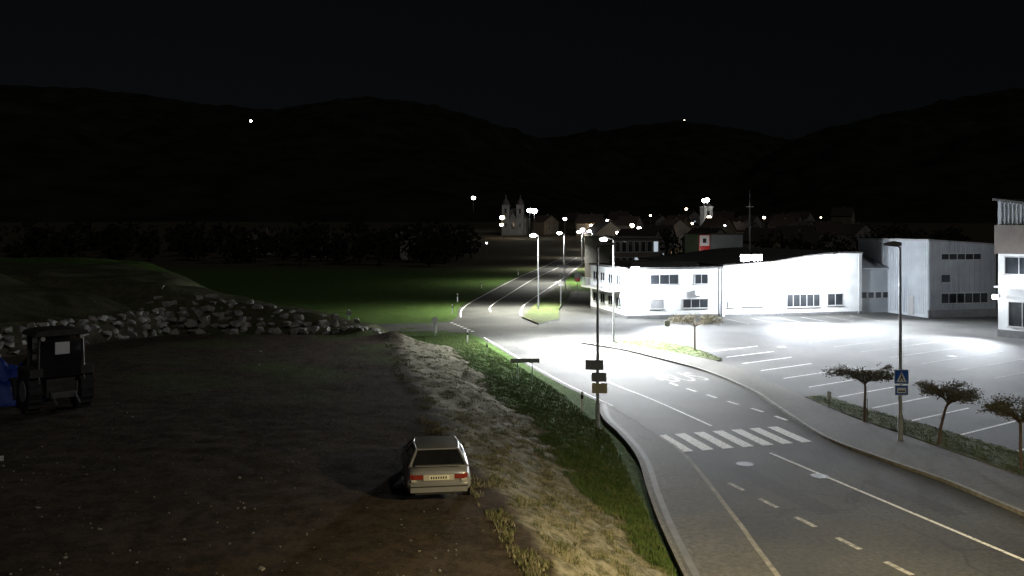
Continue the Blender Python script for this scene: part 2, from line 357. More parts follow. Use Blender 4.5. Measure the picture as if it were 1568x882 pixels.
# ------------------------------------------------------------------ street lamps
def light(name,loc,power,col,size=.25,spot=None,target=None,blend=.6,parent=None):
    ld=bpy.data.lights.new(name,'SPOT' if spot else 'POINT'); ld.energy=power; ld.color=col; ld.shadow_soft_size=size
    if spot: ld.spot_size=math.radians(spot); ld.spot_blend=blend
    o=bpy.data.objects.new(name,ld); scene.collection.objects.link(o); o.location=loc
    if spot:
        d=Vector(target)-Vector(loc) if target else Vector((0,0,-1)); o.rotation_euler=d.to_track_quat('-Z','Y').to_euler()
    if parent: 
        o.parent=parent; o.matrix_parent_inverse=parent.matrix_world.inverted()
    return o
def lamp(x,y,ax,ay,h=8.3,arm=1.0,power=0,col=(1,.97,.88),extra=None,name='street_lamp',bowl=.3,aim=None,cone=165,blend=.5):
    bb=B(); k='steel'
    bb.tube((0,0,0),(0,0,1.2),.10,.10,k,10); bb.tube((0,0,1.15),(0,0,h-.1),.075,.045,k,10)
    bb.box(-.17,.17,-.17,.17,-.02,.05,'concrete')
    P=[(0,0,h-.12),(.12,0,h-.02),(.35,0,h+.03),(arm,0,h+.05)]
    for a_,c in zip(P[:-1],P[1:]): bb.tube(a_,c,.04,.035,k,8)
    bb.extr([(arm-.12,h-.02),(arm+.62,h+.03),(arm+.66,h+.07),(arm+.2,h+.17),(arm-.12,h+.12)],-.15,.15,'darksteel' if not power else k)
    if power: bb.sphere((arm+.27,0,h-.06),bowl,'lamp_on',12,.45)
    else: bb.extr([(arm-.02,h-.06),(arm+.55,h-.02),(arm+.55,h+.02),(arm-.02,h-.02)],-.12,.12,'glass')
    if extra: extra(bb)
    o=bb.obj(name,frame(x,y,0,ax,ay)); bpy.context.view_layer.update()
    if power:
        p=o.matrix_world@Vector((arm+.27,0,h-.35)); light('lamp_light',p,power,col,.2,cone,target=aim,blend=blend,parent=o)
    return o
def signs(bb):
    for (c,wd,z0,z1,k) in((-.14,.8,2.68,3.12,'shutter'),(.06,.66,2.16,2.56,'shutter'),(.09,.68,1.64,2.09,'signbeige')):
        bb.box(c-wd/2,c+wd/2,-.115,-.085,z0,z1,k); bb.box(-.09,.09,-.085,.09,z0+.1,z0+.14,'darksteel'); bb.box(-.09,.09,-.085,.09,z1-.14,z1-.1,'darksteel')
lamp(3.84,40.7,1,-.12,8.25,.15,0,extra=signs)
def psign(bb):
    def bx(x0,x1,z0,z1,k,y0,y1): bb.box(-x1,-x0,-y1,-y0,z0,z1,k)
    y=-.10
    bx(-.30,.30,2.50,3.10,'signwhite',y-.02,y); bx(-.275,.275,2.525,3.075,'signblue',y-.026,y-.0205)
    def fl(pts,k,yy): bb.add([(-px,-yy,pz) for px,pz in pts],[tuple(range(len(pts)))],k)
    fl([(-.22,2.58),(.22,2.58),(0,3.01)],'signwhite',y-.030)
    fl([(-.11,2.62),(-.07,2.62),(.01,2.76),(.06,2.62),(.10,2.62),(.04,2.80),(.02,2.87),(-.03,2.87),(-.04,2.77)],'signblack',y-.034)
    fl([(-.02,2.885),(.02,2.885),(.03,2.915),(0,2.94),(-.03,2.915)],'signblack',y-.034)
    bx(-.28,.28,2.02,2.45,'signwhite',y-.02,y); bx(-.255,.255,2.045,2.425,'signblue',y-.026,y-.0205)
    fl([(-.19,2.12),(.19,2.12),(.19,2.34),(-.19,2.34)],'signwhite',y-.030); fl([(-.15,2.17),(.15,2.17),(.15,2.23),(-.15,2.23)],'signblack',y-.034)
lamp(16.3,38.1,-1,.0,8.3,.12,0,extra=psign)
lamp(8.0,71.5,-1,.1,8.2,.5,90000,(.95,.98,1),aim=(7.2,68.6,0),cone=150,blend=.8)
lamp(2.9,100,-1,.15,8.3,.3,34000,(1,1,.88),bowl=.38,aim=(0.5,98,0),cone=150,blend=.8)
lamp(8.6,150,-1,.3,8.3,.5,22000,(1,1,.90),bowl=.45)
lamp(15.6,202,-1,.3,8.3,.5,20000,(1,.97,.88),bowl=.5)
lamp(24.6,280,-1,.3,8.3,.5,16000,(1,.95,.85),bowl=.6)
lamp(9.2,13.0,.3,1,8.3,.6,12000,(1,.80,.42))
lamp(20,5,0,1,8.3,.6,9000,(1,.84,.5))

# ------------------------------------------------------------------ other posts / signs
def sign_post(name,x,y,z,h,plates,rot=(1,0)):
    bb=B(); bb.tube((0,0,-.1),(0,0,h),.03,.03,'steel',8)
    for (cx,z0,wd,hh,k) in plates: 
        bb.box(cx-wd/2,cx+wd/2,-.06,-.035,z0,z0+hh,k); bb.box(-.05,.05,-.035,.05,z0+hh*.5-.02,z0+hh*.5+.02,'darksteel')
    return bb.obj(name,frame(x,y,z,*rot))
bb=B()
for lx in (-.42,.42): bb.tube((lx,0,-.3),(lx,0,1.3),.03,.03,'steel',8)
bb.box(-.84,.84,-.05,-.03,1.05,1.30,'shutter'); bb.box(-.84,.84,-.028,-.0,1.09,1.12,'steel'); bb.box(-.84,.84,-.028,-.0,1.22,1.25,'steel')
bb.obj('town_name_board',frame(.75,52.6,terrain(.75,52.6)[0],1,.05))
def delin(x,y):
    bb=B(); z=terrain(x,y)[0]
    bb.extr([(-.06,-.1),(.06,-.1),(.055,.95),(-.055,1.02)],-.035,.035,'signwhite'); bb.extr([(-.061,.62),(.061,.62),(.061,.80),(-.061,.84)],-.037,.037,'signblack')
    bb.obj('delineator_post',frame(x,y,z,1,.1))
for p in((3.45,44.7),(-1.75,63.5),(-3.5,71.5),(-6.7,111.7),(-4.6,137),(-6.3,96),(1.2,175)): delin(*p)
bb=B(); bb.tube((0,0,-.2),(0,0,1.0),.03,.03,'steel',8)
bb.tube((0,-.05,1.3),(0,-.02,1.3),.30,.30,'signwhite',20); bb.box(-.16,.16,.02,.05,.25,.95,'signwhite')
bb.obj('round_traffic_sign',frame(-6.45,76,0,1,0))
sign_post('traffic_sign',5.6,104,0,3.2,[(0,2.4,.6,.6,'shutter')]); sign_post('traffic_sign',8.5,118,0,3.6,[(.1,2.7,1.0,.5,'shutter'),(.0,2.1,.6,.5,'red')])
sign_post('traffic_sign',7.2,122,0,4.4,[(-.3,3.8,1.6,.3,'shutter'),(-.2,2.6,1.4,.25,'shutter')])
sign_post('traffic_sign',11.9,69.6,0.1,1.9,[(0,1.4,.4,.45,'shutter')])
sign_post('traffic_sign',15.6,44.7,0.12,.9,[(0,.55,.2,.3,'signwhite')])
sign_post('traffic_sign',-15.6,86.8,0,1.3,[(0,.7,.5,.4,'shutter')])
bb=B(); bb.tube((0,0,0),(0,0,12.2),.14,.07,'steel',10); bb.box(-.5,.5,-.05,.05,11.6,11.7,'steel'); bb.tube((0,0,12.2),(0,0,13.6),.02,.01,'steel',6)
bb.obj('antenna_mast',frame(28.8,110,0,1,.2))

# ------------------------------------------------------------------ buildings
def window(bb,x0,x1,z0,z1,mull=1,glass='glass',y=0):
    f=.07
    bb.box(x0+f,x1-f,y-.02,y+.1,z0+f,z1-f,glass)
    bb.box(x0,x1,y-.06,y+.1,z0,z0+f,'frame'); bb.box(x0,x1,y-.06,y+.1,z1-f,z1,'frame')
    bb.box(x0,x0+f,y-.06,y+.1,z0+f,z1-f,'frame'); bb.box(x1-f,x1,y-.06,y+.1,z0+f,z1-f,'frame')
    for i in range(1,mull+1):
        c=x0+(x1-x0)*i/(mull+1); bb.box(c-.03,c+.03,y-.05,y+.1,z0+f,z1-f,'frame')
    bb.box(x0-.08,x1+.08,y-.12,y+.05,z0-.06,z0-.003,'concrete')
D=(.9757,.2194)
bb=B()
bb.box(0,10.2,0,12,0,4.9,'white_wall'); bb.box(-.15,10.35,-.15,12.15,4.903,5.12,'roof_dark')
bb.box(1.5,9,3,10,5.122,5.5,'roof_dark')
bb.box(-.03,10.19,-.03,11.9,.0,.3,'plinth')
prof=[(10.203,0),(10.203,5.13),(13,5.25),(15.6,5.45),(19.4,6.05),(22,6.3),(24,6.4),(26.2,6.37),(26.2,0)]
bb.extr(prof,-.12,24,'white_wall')
top=prof[1:8]
bb.extr(top+[(x,z+.16) for x,z in top[::-1]],-.4,24.3,'roof_dark')
bb.extr([(26.203,0),(26.203,4.6),(31,4.6),(31,0)],.6,20,'grey_wall')
bb.add([(26.21,.2,4.65),(31,.2,4.65),(31,6,6.3),(26.21,6,6.3),(26.21,.2,4.77),(31,.2,4.77),(31,6,6.42),(26.21,6,6.42)],[(0,3,2,1),(4,5,6,7),(0,1,5,4),(1,2,6,5),(3,0,4,7),(2,3,7,6)],'grey_wall')
bb.extr([(26.22,4.6),(31.0,4.6),(31.0,6.2),(26.22,6.35)],6,19.9,'grey_wall')
bb.box(10.5,26.19,-.15,0,0,.25,'plinth')
for x0,x1,z0,z1,mu in((2.4,5.5,3.35,4.4,2),(7.2,8.7,3.35,4.4,1),(5.9,8.7,.92,1.9,2)): window(bb,x0,x1,z0,z1,mu)
window(bb,2.4,3.9,.92,1.9,0,'shutter')
for x0,x1,z0,z1,mu in((10.8,11.6,.95,1.65,0),(12.4,14.8,1.0,1.8,3),(17.4,21.3,.82,2.2,4),(22.1,24,.9,2.2,1)): window(bb,x0,x1,z0,z1,mu,'shutter' if x0<16 else 'glass',-.12)
for i in range(5): window(bb,26.5+i*.88,27.3+i*.88,1.5,2.25,0,'glass',.6)
T=bb.T; bb.T=Matrix(((0,1,0,0),(-1,0,0,12),(0,0,1,0),(0,0,0,1)))
for x0 in(1,3.6,6.2,8.8):
    window(bb,x0,x0+1.5,3.2,4.3,1); window(bb,x0,x0+1.5,.95,2.0,1)
bb.T=T
bb.box(-1.3,-.003,2,11.5,2.55,2.68,'concrete')
for i in range(20): bb.box(-1.3,-1.26,2+i*.5,2.03+i*.5,2.68,3.6,'steel')
bb.box(-1.31,-1.25,2,11.5,3.6,3.65,'steel')
bb.tube((10.0,-.1,.1),(10.0,-.1,4.9),.05,.05,'steel',8); bb.tube((16.4,-.22,.1),(16.4,-.22,5.4),.05,.05,'steel',8); bb.tube((25.8,-.22,.1),(25.8,-.22,6.2),.05,.05,'steel',8)
bb.box(7.3,8.1,-.35,-.02,2.2,2.75,'signwhite')
def flood(bb,x,y,z,s=.3):
    bb.box(x-.05,x+.05,y,y+.5,z+.12,z+.2,'darksteel'); bb.box(x-s,x+s,y-.15,y+.1,z+.02,z+s+.05,'darksteel'); bb.box(x-s+.03,x+s-.03,y-.2,y-.153,z-.02,z+s+.02,'flood_on')
flood(bb,.6,-.5,4.75,.42)
for fx in(12.6,13.9): 
    bb.box(fx-.04,fx+.04,-.05,.05,5.3,5.9,'darksteel'); flood(bb,fx,-.3,5.75,.55)
flood(bb,22.5,-.9,5.9)
wa=bb.obj('workshop_building',frame(11.5,90.6,0,*D)); bpy.context.view_layer.update()
def onb(o,x,y,z): return o.matrix_world@Vector((x,y,z))
fc=(.86,.92,1)
light('floodlight',onb(wa,.6,-1.6,4.9),70000,fc,.6,84,(26,62,0),.8,parent=wa)
light('floodlight',onb(wa,13.2,-2.6,5.3),90000,fc,.8,88,(38,64,0),.8,parent=wa)
light('floodlight',onb(wa,22.5,-2.6,5.7),40000,fc,.8,96,onb(wa,26,-26,0),.8,parent=wa)
light('wall_light_and_fill',onb(wa,.8,-1.8,3.8),3000,fc,.3,parent=wa)  # bare points from here on, added to brighten the facade, no fixtures
light('wall_light_and_fill',onb(wa,14,-2.8,4.2),9000,fc,.3,parent=wa)
light('wall_light_and_fill',onb(wa,20,-3,4.2),3000,fc,.3,parent=wa)
light('wall_light_and_fill',onb(wa,-2.4,1.0,4.3),5500,fc,.3,parent=wa)

bb=B(); bb.extr([(0,0),(0,7.75),(7.9,7.3),(7.9,0)],0,12,'grey_wall')
bb.extr([(-.12,7.753),(8.0,7.303),(8.0,7.45),(-.12,7.93)],-.12,12.1,'shutter')
for i in range(27):
    x=.15+i*.29; z=7.72-.057*x
    if x<7.8: bb.box(x-.04,x+.04,-.05,.0,.85,z-.05,'grey_wall')
for i in range(38):
    y=.15+i*.3; bb.box(-.05,0,y-.04,y+.04,.3,7.7,'grey_wall')
bb.box(-.06,7.95,-.07,.05,-.0,.8,'plinth')
window(bb,1.36,6.1,5.8,6.5,4,y=-.05); window(bb,1.36,2.5,3.5,4.4,0,'glass',-.05); window(bb,1.36,6.9,1.4,2.5,5,'glass',-.05)
bb.box(-.08,0,2.2,3.1,.1,2.1,'shutter')
gb=bb.obj('corrugated_block',frame(41.9,91.3,0,*D)); bpy.context.view_layer.update()
bb=B(); bb.box(0,8,0,.25,0,1.0,'plinth'); bb.box(-.02,8.02,-.03,.28,1.003,1.08,'concrete')
bb.obj('loading_ramp_wall',frame(45.5,84,0,*D))
bb=B()
bb.extr([(0,0),(0,6.9),(13,6.9),(13,0)],0,12,'white_wall')
bb.extr([(-.2,6.903),(-.2,9.3),(13.2,9.3),(13.2,6.903)],-.25,12.2,'dark_wall')
bb.extr([(0,9.303),(0,11.3),(13,9.31)],-.05,12,'grey_wall')
bb.extr([(-.3,11.35),(13.3,9.35),(13.3,9.5),(-.3,11.55)],-.4,12.4,'roof_dark')
for i in range(40): bb.box(.2+i*.32,.30+i*.32,-.09,-.05,9.31,11.2-.155*(.2+i*.32),'grey_wall')
window(bb,.5,4,5.2,6.7,2,'glass'); window(bb,5,9,5.2,6.7,2,'glass')
window(bb,.8,4.2,.9,3.0,2); window(bb,5,9,.9,3.0,2)
bb.box(-.05,13,-.05,.03,0,.6,'plinth'); bb.box(0,12,-.8,0,4.1,4.25,'white_wall')
bb.box(-.3,.15,-.3,-.003,3.2,3.5,'darksteel'); bb.box(-.3,.15,-.35,-.303,3.15,3.48,'flood_on')
rb=bb.obj('storefront_building',frame(40.6,75.8,0,.6,-.8)); bpy.context.view_layer.update()
light('wall_light_and_fill',onb(rb,-.6,-1.4,3.6),18000,fc,.5,120,onb(rb,-2,-12,0),.8,parent=rb)
light('wall_light_and_fill',onb(rb,2.0,-1.6,4.9),350,fc,.25,parent=rb)

bb=B(); bb.box(0,6,0,10,0,8.0,'grey_wall'); bb.box(-.1,6.1,-.1,10.1,8.003,8.2,'roof_dark')
for i in range(19): bb.box(.1+i*.31,.16+i*.31,-.04,0,0,7.9,'grey_wall')
bb.obj('warehouse',frame(32.6,150,0,*D))
bb=B(); bb.tube((.1,.1,0),(.1,.1,5),.07,.07,'steel'); bb.tube((1.7,.1,0),(1.7,.1,5),.07,.07,'steel')
bb.box(0,1.8,0,.2,5,8,'red'); bb.box(.12,1.68,-.02,0,6.2,7.9,'signwhite'); bb.box(.6,1.2,-.03,-.022,6.7,7.4,'signblack'); bb.box(.12,1.68,-.02,0,5.1,5.3,'signwhite')
pyl=bb.obj('advertising_pylon',frame(30.3,147,0,1,.1)); bpy.context.view_layer.update()
light('pylon_light',(31.2,144,5.5),110,(1,.95,.9),.2,parent=pyl)
bb=B(); bb.box(0,7,0,14,0,7.6,'dark_wall'); bb.box(-.2,7.2,-.2,14.2,7.603,7.85,'dim_wall')
for j in range(3):
    for i in range(7): window(bb,.15+i*.97,.95+i*.97,1+j*2.3,2.6+j*2.3,0,'win_cool' if (i*3+j*5)%7==0 else 'glass')
bb.obj('office_building',frame(14.6,130,0,*D))

def house(x,y,w,d,h,rot,wk='dim_wall',lit=0):
    z=terrain(x,y)[0]; bb=B(); bb.box(-w/2,w/2,-d/2,d/2,-1,h,wk); rh=w*.34
    bb.extr([(-w/2,h),(w/2,h),(0,h+rh)],-d/2,d/2,wk)
    o=.5
    for s in(-1,1):
        a=(s*(w/2+o),h-o*.72+.05); c=(0,h+rh+.06)
        pts=[a,c,(c[0],c[1]+.2),(a[0],a[1]+.2)]
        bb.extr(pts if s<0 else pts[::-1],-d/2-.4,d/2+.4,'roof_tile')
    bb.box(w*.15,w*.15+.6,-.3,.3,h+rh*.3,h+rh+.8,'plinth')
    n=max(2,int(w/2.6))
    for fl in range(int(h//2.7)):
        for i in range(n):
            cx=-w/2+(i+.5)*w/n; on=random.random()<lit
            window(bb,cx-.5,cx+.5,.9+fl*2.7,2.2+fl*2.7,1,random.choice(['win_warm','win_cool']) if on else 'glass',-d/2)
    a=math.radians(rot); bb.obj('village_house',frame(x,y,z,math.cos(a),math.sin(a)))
random.seed(21)
placed=[]
tries=0
while len(placed)<30 and tries<4000:
    tries+=1
    y=R(240,520); px=R(0,.40); x=px*y
    rl=interp(y,[230,290,520],[9,16,60]); rr=interp(y,[230,290,520],[22,30,75])
    if rl-9<x<rr+9 and y<330: continue
    if px<.05 and y<440: continue
    if any(math.hypot(x-a,y-c)<17 for a,c in placed): continue
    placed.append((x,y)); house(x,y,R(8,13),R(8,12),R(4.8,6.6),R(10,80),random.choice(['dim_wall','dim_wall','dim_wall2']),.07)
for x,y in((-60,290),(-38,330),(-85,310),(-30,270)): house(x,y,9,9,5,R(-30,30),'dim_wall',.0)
def church(x,y,z,rot):
    W='church_wall'
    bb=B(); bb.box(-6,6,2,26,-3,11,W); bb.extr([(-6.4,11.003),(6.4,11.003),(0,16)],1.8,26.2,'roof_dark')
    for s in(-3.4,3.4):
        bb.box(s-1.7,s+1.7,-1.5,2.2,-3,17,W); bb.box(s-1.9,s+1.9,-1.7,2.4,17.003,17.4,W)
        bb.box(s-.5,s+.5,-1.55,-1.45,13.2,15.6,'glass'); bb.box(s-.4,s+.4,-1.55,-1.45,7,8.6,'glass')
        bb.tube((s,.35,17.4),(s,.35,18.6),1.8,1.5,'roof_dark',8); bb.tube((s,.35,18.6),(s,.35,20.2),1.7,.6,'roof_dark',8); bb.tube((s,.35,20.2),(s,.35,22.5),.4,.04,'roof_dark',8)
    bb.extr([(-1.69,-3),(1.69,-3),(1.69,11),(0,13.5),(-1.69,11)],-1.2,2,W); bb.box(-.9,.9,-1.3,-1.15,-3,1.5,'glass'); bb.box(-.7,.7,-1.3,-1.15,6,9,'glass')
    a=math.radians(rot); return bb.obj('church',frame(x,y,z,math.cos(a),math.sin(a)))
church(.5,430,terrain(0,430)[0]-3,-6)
bb=B(); bb.box(-2,2,-2,2,0,14,'white_wall'); bb.box(-2.2,2.2,-2.2,2.2,14.003,14.5,'signwhite'); bb.tube((0,0,14.5),(0,0,18),2.6,.05,'roof_dark',4); bb.box(-.6,.6,-2.06,-1.9,10.5,12.5,'glass')
bb.obj('bell_tower',frame(83.5,390,terrain(83,390)[0],1,.2))
def vlamp(px,py,y,warm,power,r=.5):
    x=(px-784)/1390*y; z=9+(350-py)/1390*y; zg=terrain(x,y)[0]
    if z-zg>16: zg=z-8
    bb=B(); bb.tube((0,0,min(-1,zg-z)),(0,0,-r*.6),.09,.06,'darksteel',6); bb.sphere((0,0,0),r,'warm_on' if warm else 'white_on',10,.85)
    bb.tube((0,0,r*.6),(0,0,r*1.0),r*.7,.1,'darksteel',8)
    o=bb.obj('village_lamp',Matrix.Translation((x,y,z))); bpy.context.view_layer.update()
    if power: light('village_lamp_light',(x,y-.0,z-r-.3),power,(1,.75,.45) if warm else (.9,.95,1),.5,parent=o)
VL=[(725,303,470,0,0,1.1),(769,333,405,1,700,1.1),(768,344,400,1,0,.8),(811,322,400,0,0,1.2),(818,323,400,0,1500,1.3),(865,335,400,0,0,.8),(968,345,330,1,1200,.8),(979,350,320,0,1200,.8),
(1078,307,372,0,0,.9),(1083,306,372,0,1500,1.0),(1086,333,365,1,1200,.9),(1170,333,380,1,0,.6),(1051,320,420,1,0,.6),(996,330,430,1,0,.5),(930,338,380,0,800,.6),(1257,333,420,1,0,.35),
(945,356,300,0,1500,.5),(1018,352,330,1,1000,.6),(1110,345,340,0,0,.35),(905,345,420,1,1200,.7),(892,352,330,0,1500,.8),(745,372,300,0,0,.25),(1060,342,320,1,0,.4),(925,352,340,1,1500,.6),(988,353,300,1,0,.4),
(384,185,1150,0,0,1.6),(1048,184,2700,1,0,1.3)]
for v in VL: vlamp(*v)

# ------------------------------------------------------------------ hills
def hills(name,prof,y0,y1,seed,amp):
    bb=B(); nxh=220; nyh=46; vs=[]
    kx0,kx1=-.95,.95
    for j in range(nyh):
        t=j/(nyh-1); y=y0+(y1-y0)*t
        for i in range(nxh):
            k=kx0+(kx1-kx0)*i/(nxh-1); py=interp(784+1390*k,[p[0] for p in prof],[p[1] for p in prof])
            H=9+(350-py)*y1/1390
            x=k*y1*(.55+.45*t) ; 
            n=noise.fractal(Vector((x*.004,y*.004,seed)),1.0,2.0,6)
            n2=noise.noise(Vector((x*.05,y*.05,seed)))
            z=H*(t**.85)+(n*amp*math.sin(math.pi*min(1,t*1.0)) if t<1 else 0)+n2*6*min(1,t*4)+noise.noise(Vector((x*.016,y*.016,seed+3)))*7*t
            if t==0: z=-5+ (y0-300)*.045
            vs.append((x,y,z))
    for i in range(nxh):
        x,y,z=vs[(nyh-1)*nxh+i]; vs.append((x*1.1,y*1.15,z*.3))
    fs=[(j*nxh+i,j*nxh+i+1,(j+1)*nxh+i+1,(j+1)*nxh+i) for j in range(nyh) for i in range(nxh-1)]
    bb.add(vs,fs,'forest',True); bb.obj(name)
hills('hills',[(-600,60),(0,128),(200,142),(330,163),(430,168),(500,155),(560,149),(640,158),(740,186),(830,214),(900,250),(1100,290),(1250,290),(1400,290),(2200,290)],560,1700,1.0,40)
hills('hills',[(-600,250),(700,230),(830,212),(900,204),(980,192),(1040,184),(1120,196),(1200,213),(1300,230),(2200,230)],1100,3000,5.0,60)
hills('hills',[(-600,330),(1000,315),(1100,290),(1180,235),(1240,205),(1300,190),(1400,165),(1500,145),(1568,132),(2200,60)],540,1500,9.0,35)

random.seed(5); bb=B()
def clump(cx,cy,cz,rx,rz,n,k,s):
    for i in range(n):
        a=R(0,6.283);u_=R(-1,1);r=R(.35,1)**.5
        q=Vector((cx+rx*r*math.cos(a)*math.sqrt(1-u_*u_),cy+rx*r*math.sin(a)*math.sqrt(1-u_*u_),cz+rz*u_*r))
        d1=Vector((R(-1,1),R(-1,1),R(-1,1))).normalized()*s*R(.6,1.3); d2=d1.orthogonal().normalized()*s*R(.4,.9)
        bb.add([q-d1,q+d2,q+d1,q-d2],[(0,1,2,3)],k)
for i in range(95):
    x=R(-190,-12);y=R(205,300)-x*.2
    h=R(5,12); z=terrain(x,y)[0]; bb.tube((x,y,z),(x,y,z+h*.5),.25,.1,'needle',5)
    clump(x,y,z+h*.55,h*R(.32,.6),h*.45,80,'needle',.9)
for i in range(85):
    y=R(180,420); x=R(.10,.5)*y; h=R(5,9); z=terrain(x,y)[0]; bb.tube((x,y,z),(x,y,z+h*.5),.25,.1,'needle',5); clump(x,y,z+h*.6,h*.4,h*.42,60,'needle',.7)
bb.obj('distant_trees')

# ------------------------------------------------------------------ small street trees
def street_tree(x,y,z,h,rx,seed,lean=0):
    random.seed(seed); bb=B(); top=h-.85
    pts=[Vector((0,0,-.1)),Vector((lean*.3+R(-.04,.04),R(-.04,.04),top*.4)),Vector((lean*.7,R(-.04,.04),top*.8)),Vector((lean,0,top))]
    rr=[.075,.06,.055,.05]
    for i in range(3): bb.tube(pts[i],pts[i+1],rr[i],rr[i+1],'bark',8)
    tips=[]
    for i in range(20):
        a=i*2.4+R(-.3,.3); L_=rx*R(.6,1.05); e=pts[3]+Vector((math.cos(a)*L_,math.sin(a)*L_,R(.10,.62)))
        mid=pts[3]+(e-pts[3])*.5+Vector((0,0,R(.05,.2)))
        bb.tube(pts[3]-Vector((0,0,R(0,.2))),mid,.026,.016,'bark',5,False); bb.tube(mid,e,.016,.007,'bark',5,False)
        for j in range(16):
            b0=pts[3].lerp(mid,R(.4,1)) if j<4 else mid.lerp(e,R(0,1)); a2=a+R(-1.3,1.3)
            f=b0+Vector((math.cos(a2),math.sin(a2),R(-.35,.8)))*R(.2,.42)*rx*.8; f.z=min(f.z,top+.9-.3*((f.x-lean)**2+f.y**2)/rx**2); bb.tube(b0,f,.008,.003,'bark',3,False,False)
            tips.append((b0,f))
    for b0,f in tips:
        for j in range(14):
            q=b0.lerp(f,R(.3,1.1))+Vector((R(-.12,.12),R(-.12,.12),R(-.09,.09))); d1=Vector((R(-1,1),R(-1,1),R(-.6,.6))).normalized()*R(.02,.05); d2=d1.orthogonal().normalized()*R(.012,.032)
            bb.add([q-d1,q+d2,q+d1,q-d2],[(0,1,2,3)],random.choice(['leaf','leaf','leaf2']))
    bb.tube((.18,.05,-.1),(.18,.05,1.1),.02,.02,'bark',6)
    bb.obj('street_tree',frame(x,y,z,math.cos(seed),math.sin(seed)) if not lean else frame(x,y,z,1,0))
street_tree(16.2,41.7,.14,2.7,1.5,11); street_tree(17.5,37.3,.14,2.65,1.25,12,.45); street_tree(18.75,33.4,.14,2.7,1.3,13,-.05)
street_tree(13.3,66,.14,2.75,1.95,14)

# ------------------------------------------------------------------ grass tufts
random.seed(3)
def tufts(name,k,n,region,hmin,hmax,wd):
    bb=B(); ks=[bb.mi(q) for q in k]; v=bb.v;f=bb.f
    c=0;tr=0
    while c<n and tr<n*12:
        tr+=1; p=region()
        if not p: continue
        x,y,z=p; c+=1; i_=random.choice(ks)
        for j in range(5):
            a=R(0,6.283); dx,dy=math.cos(a),math.sin(a); h=R(hmin,hmax); l=R(.2,.8)*h; ox,oy=R(-.09,.09),R(-.09,.09)
            o=len(v); v+= [(x+ox-dy*wd,y+oy+dx*wd,z-.03),(x+ox+dy*wd,y+oy-dx*wd,z-.03),(x+ox+dx*l,y+oy+dy*l,z+h)]
            f.append([o,o+1,o+2]); bb.m.append(i_); bb.sm.append(False)
    bb.obj(name)
def reg_green():
    y=18+(R(0,1)**1.5)*58; tx=interp(y,TOPY,TOPX); te=interp(y,TOEY,TOEX); x=R(tx,te+.4)
    if x>interp(y,[39,43,46,52,61,69,75],[4.2,4.0,4.4,2.5,.4,-1.5,-2.9]) : return None
    z,p,g_,l=terrain(x,y)
    if g_<.5 : return None
    return x,y,z
def reg_pale():
    y=18+(R(0,1)**1.5)*42; tx=interp(y,TOPY,TOPX); te=interp(y,TOEY,TOEX); x=R(tx-.6,te)
    z,p,g_,l=terrain(x,y)
    if g_>.6 or nz(x,y,1.3,17)<.08: return None
    return x,y,z
tufts('grass',['blade','blade','blade2'],20000,reg_green,.04,.12,.012)
tufts('dry_grass',['dry','blade2'],6000,reg_pale,.03,.10,.012)
def inpoly(x,y,P):
    c=False
    for i in range(len(P)):
        x1,y1=P[i];x2,y2=P[i-1]
        if (y1>y)!=(y2>y) and x<(x2-x1)*(y-y1)/(y2-y1)+x1: c=not c
    return c
def reg_v():
    if random.random()<.75: P=L1+L2; x=R(15,24);y=R(25,49)
    else: P=g1; x=R(8,15);y=R(60,73)
    if not inpoly(x,y,P): return None
    return x,y,.13
tufts('grass',['blade','blade2','blade2'],5000,reg_v,.03,.10,.012)

# ------------------------------------------------------------------ rocks
def hull_rock(bb,c,s,k='stone'):
    bm=bmesh.new()
    for i in range(14):
        d=Vector((R(-1,1),R(-1,1),R(-1,1))).normalized()*R(.8,1.05); bm.verts.new((d.x*s[0],d.y*s[1],d.z*s[2]))
    bmesh.ops.convex_hull(bm,input=bm.verts)
    bm.verts.ensure_lookup_table(); bm.verts.index_update()
    vs=[Vector(v.co)+Vector(c) for v in bm.verts]; fs=[tuple(v.index for v in f.verts) for f in bm.faces]
    bb.add(vs,fs,k); bm.free()
random.seed(8); bb=B()
y=30.0
while y<61:
    for lev in range(4):
        hull_rock(bb,(wallx(y)+R(-.05,.15)-lev*.10,y+R(-.2,.2),2.15+lev*.42+R(-.06,.06)),(R(.3,.45),R(.35,.6),R(.22,.34)))
    y+=R(.55,.8)
bb.obj('dry_stone_wall')
bb=B(); x=-25.5
while x<-9.5:
    top=interp(x,[-26,-12,-10],[4.9,2.4,2.0]); n=int((top-1.8)/.36)+1
    for lev in range(n):
        t=lev/max(1,(top-1.9)/.36); yy=revy(x)+.2+2.4*min(1,t); q=R(.75,1.15)
        hull_rock(bb,(x+R(-.3,.3),yy+R(-.25,.2),1.95+lev*.36+R(-.1,.06)),(R(.35,.62)*q,R(.35,.55)*q,R(.25,.4)*q))
    x+=R(.6,.85)
bb.obj('boulder_revetment')
bb=B()
for i in range(900):
    y=16+R(0,1)**2*38; x=R(-16,3)
    if x>interp(y,TOPY,TOPX)+3: continue
    z=terrain(x,y)[0]; s=R(.012,.04) if random.random()<.97 else R(.05,.09); hull_rock(bb,(x,y,z),(s,s*R(.8,1.3),s*.7))
for i in range(60):
    x=-11+R(-1.6,2.6);y=60.8+R(-1,1.2); hull_rock(bb,(x,y,terrain(x,y)[0]),(R(.1,.3),R(.1,.3),R(.08,.2)))
bb.obj('loose_stones')

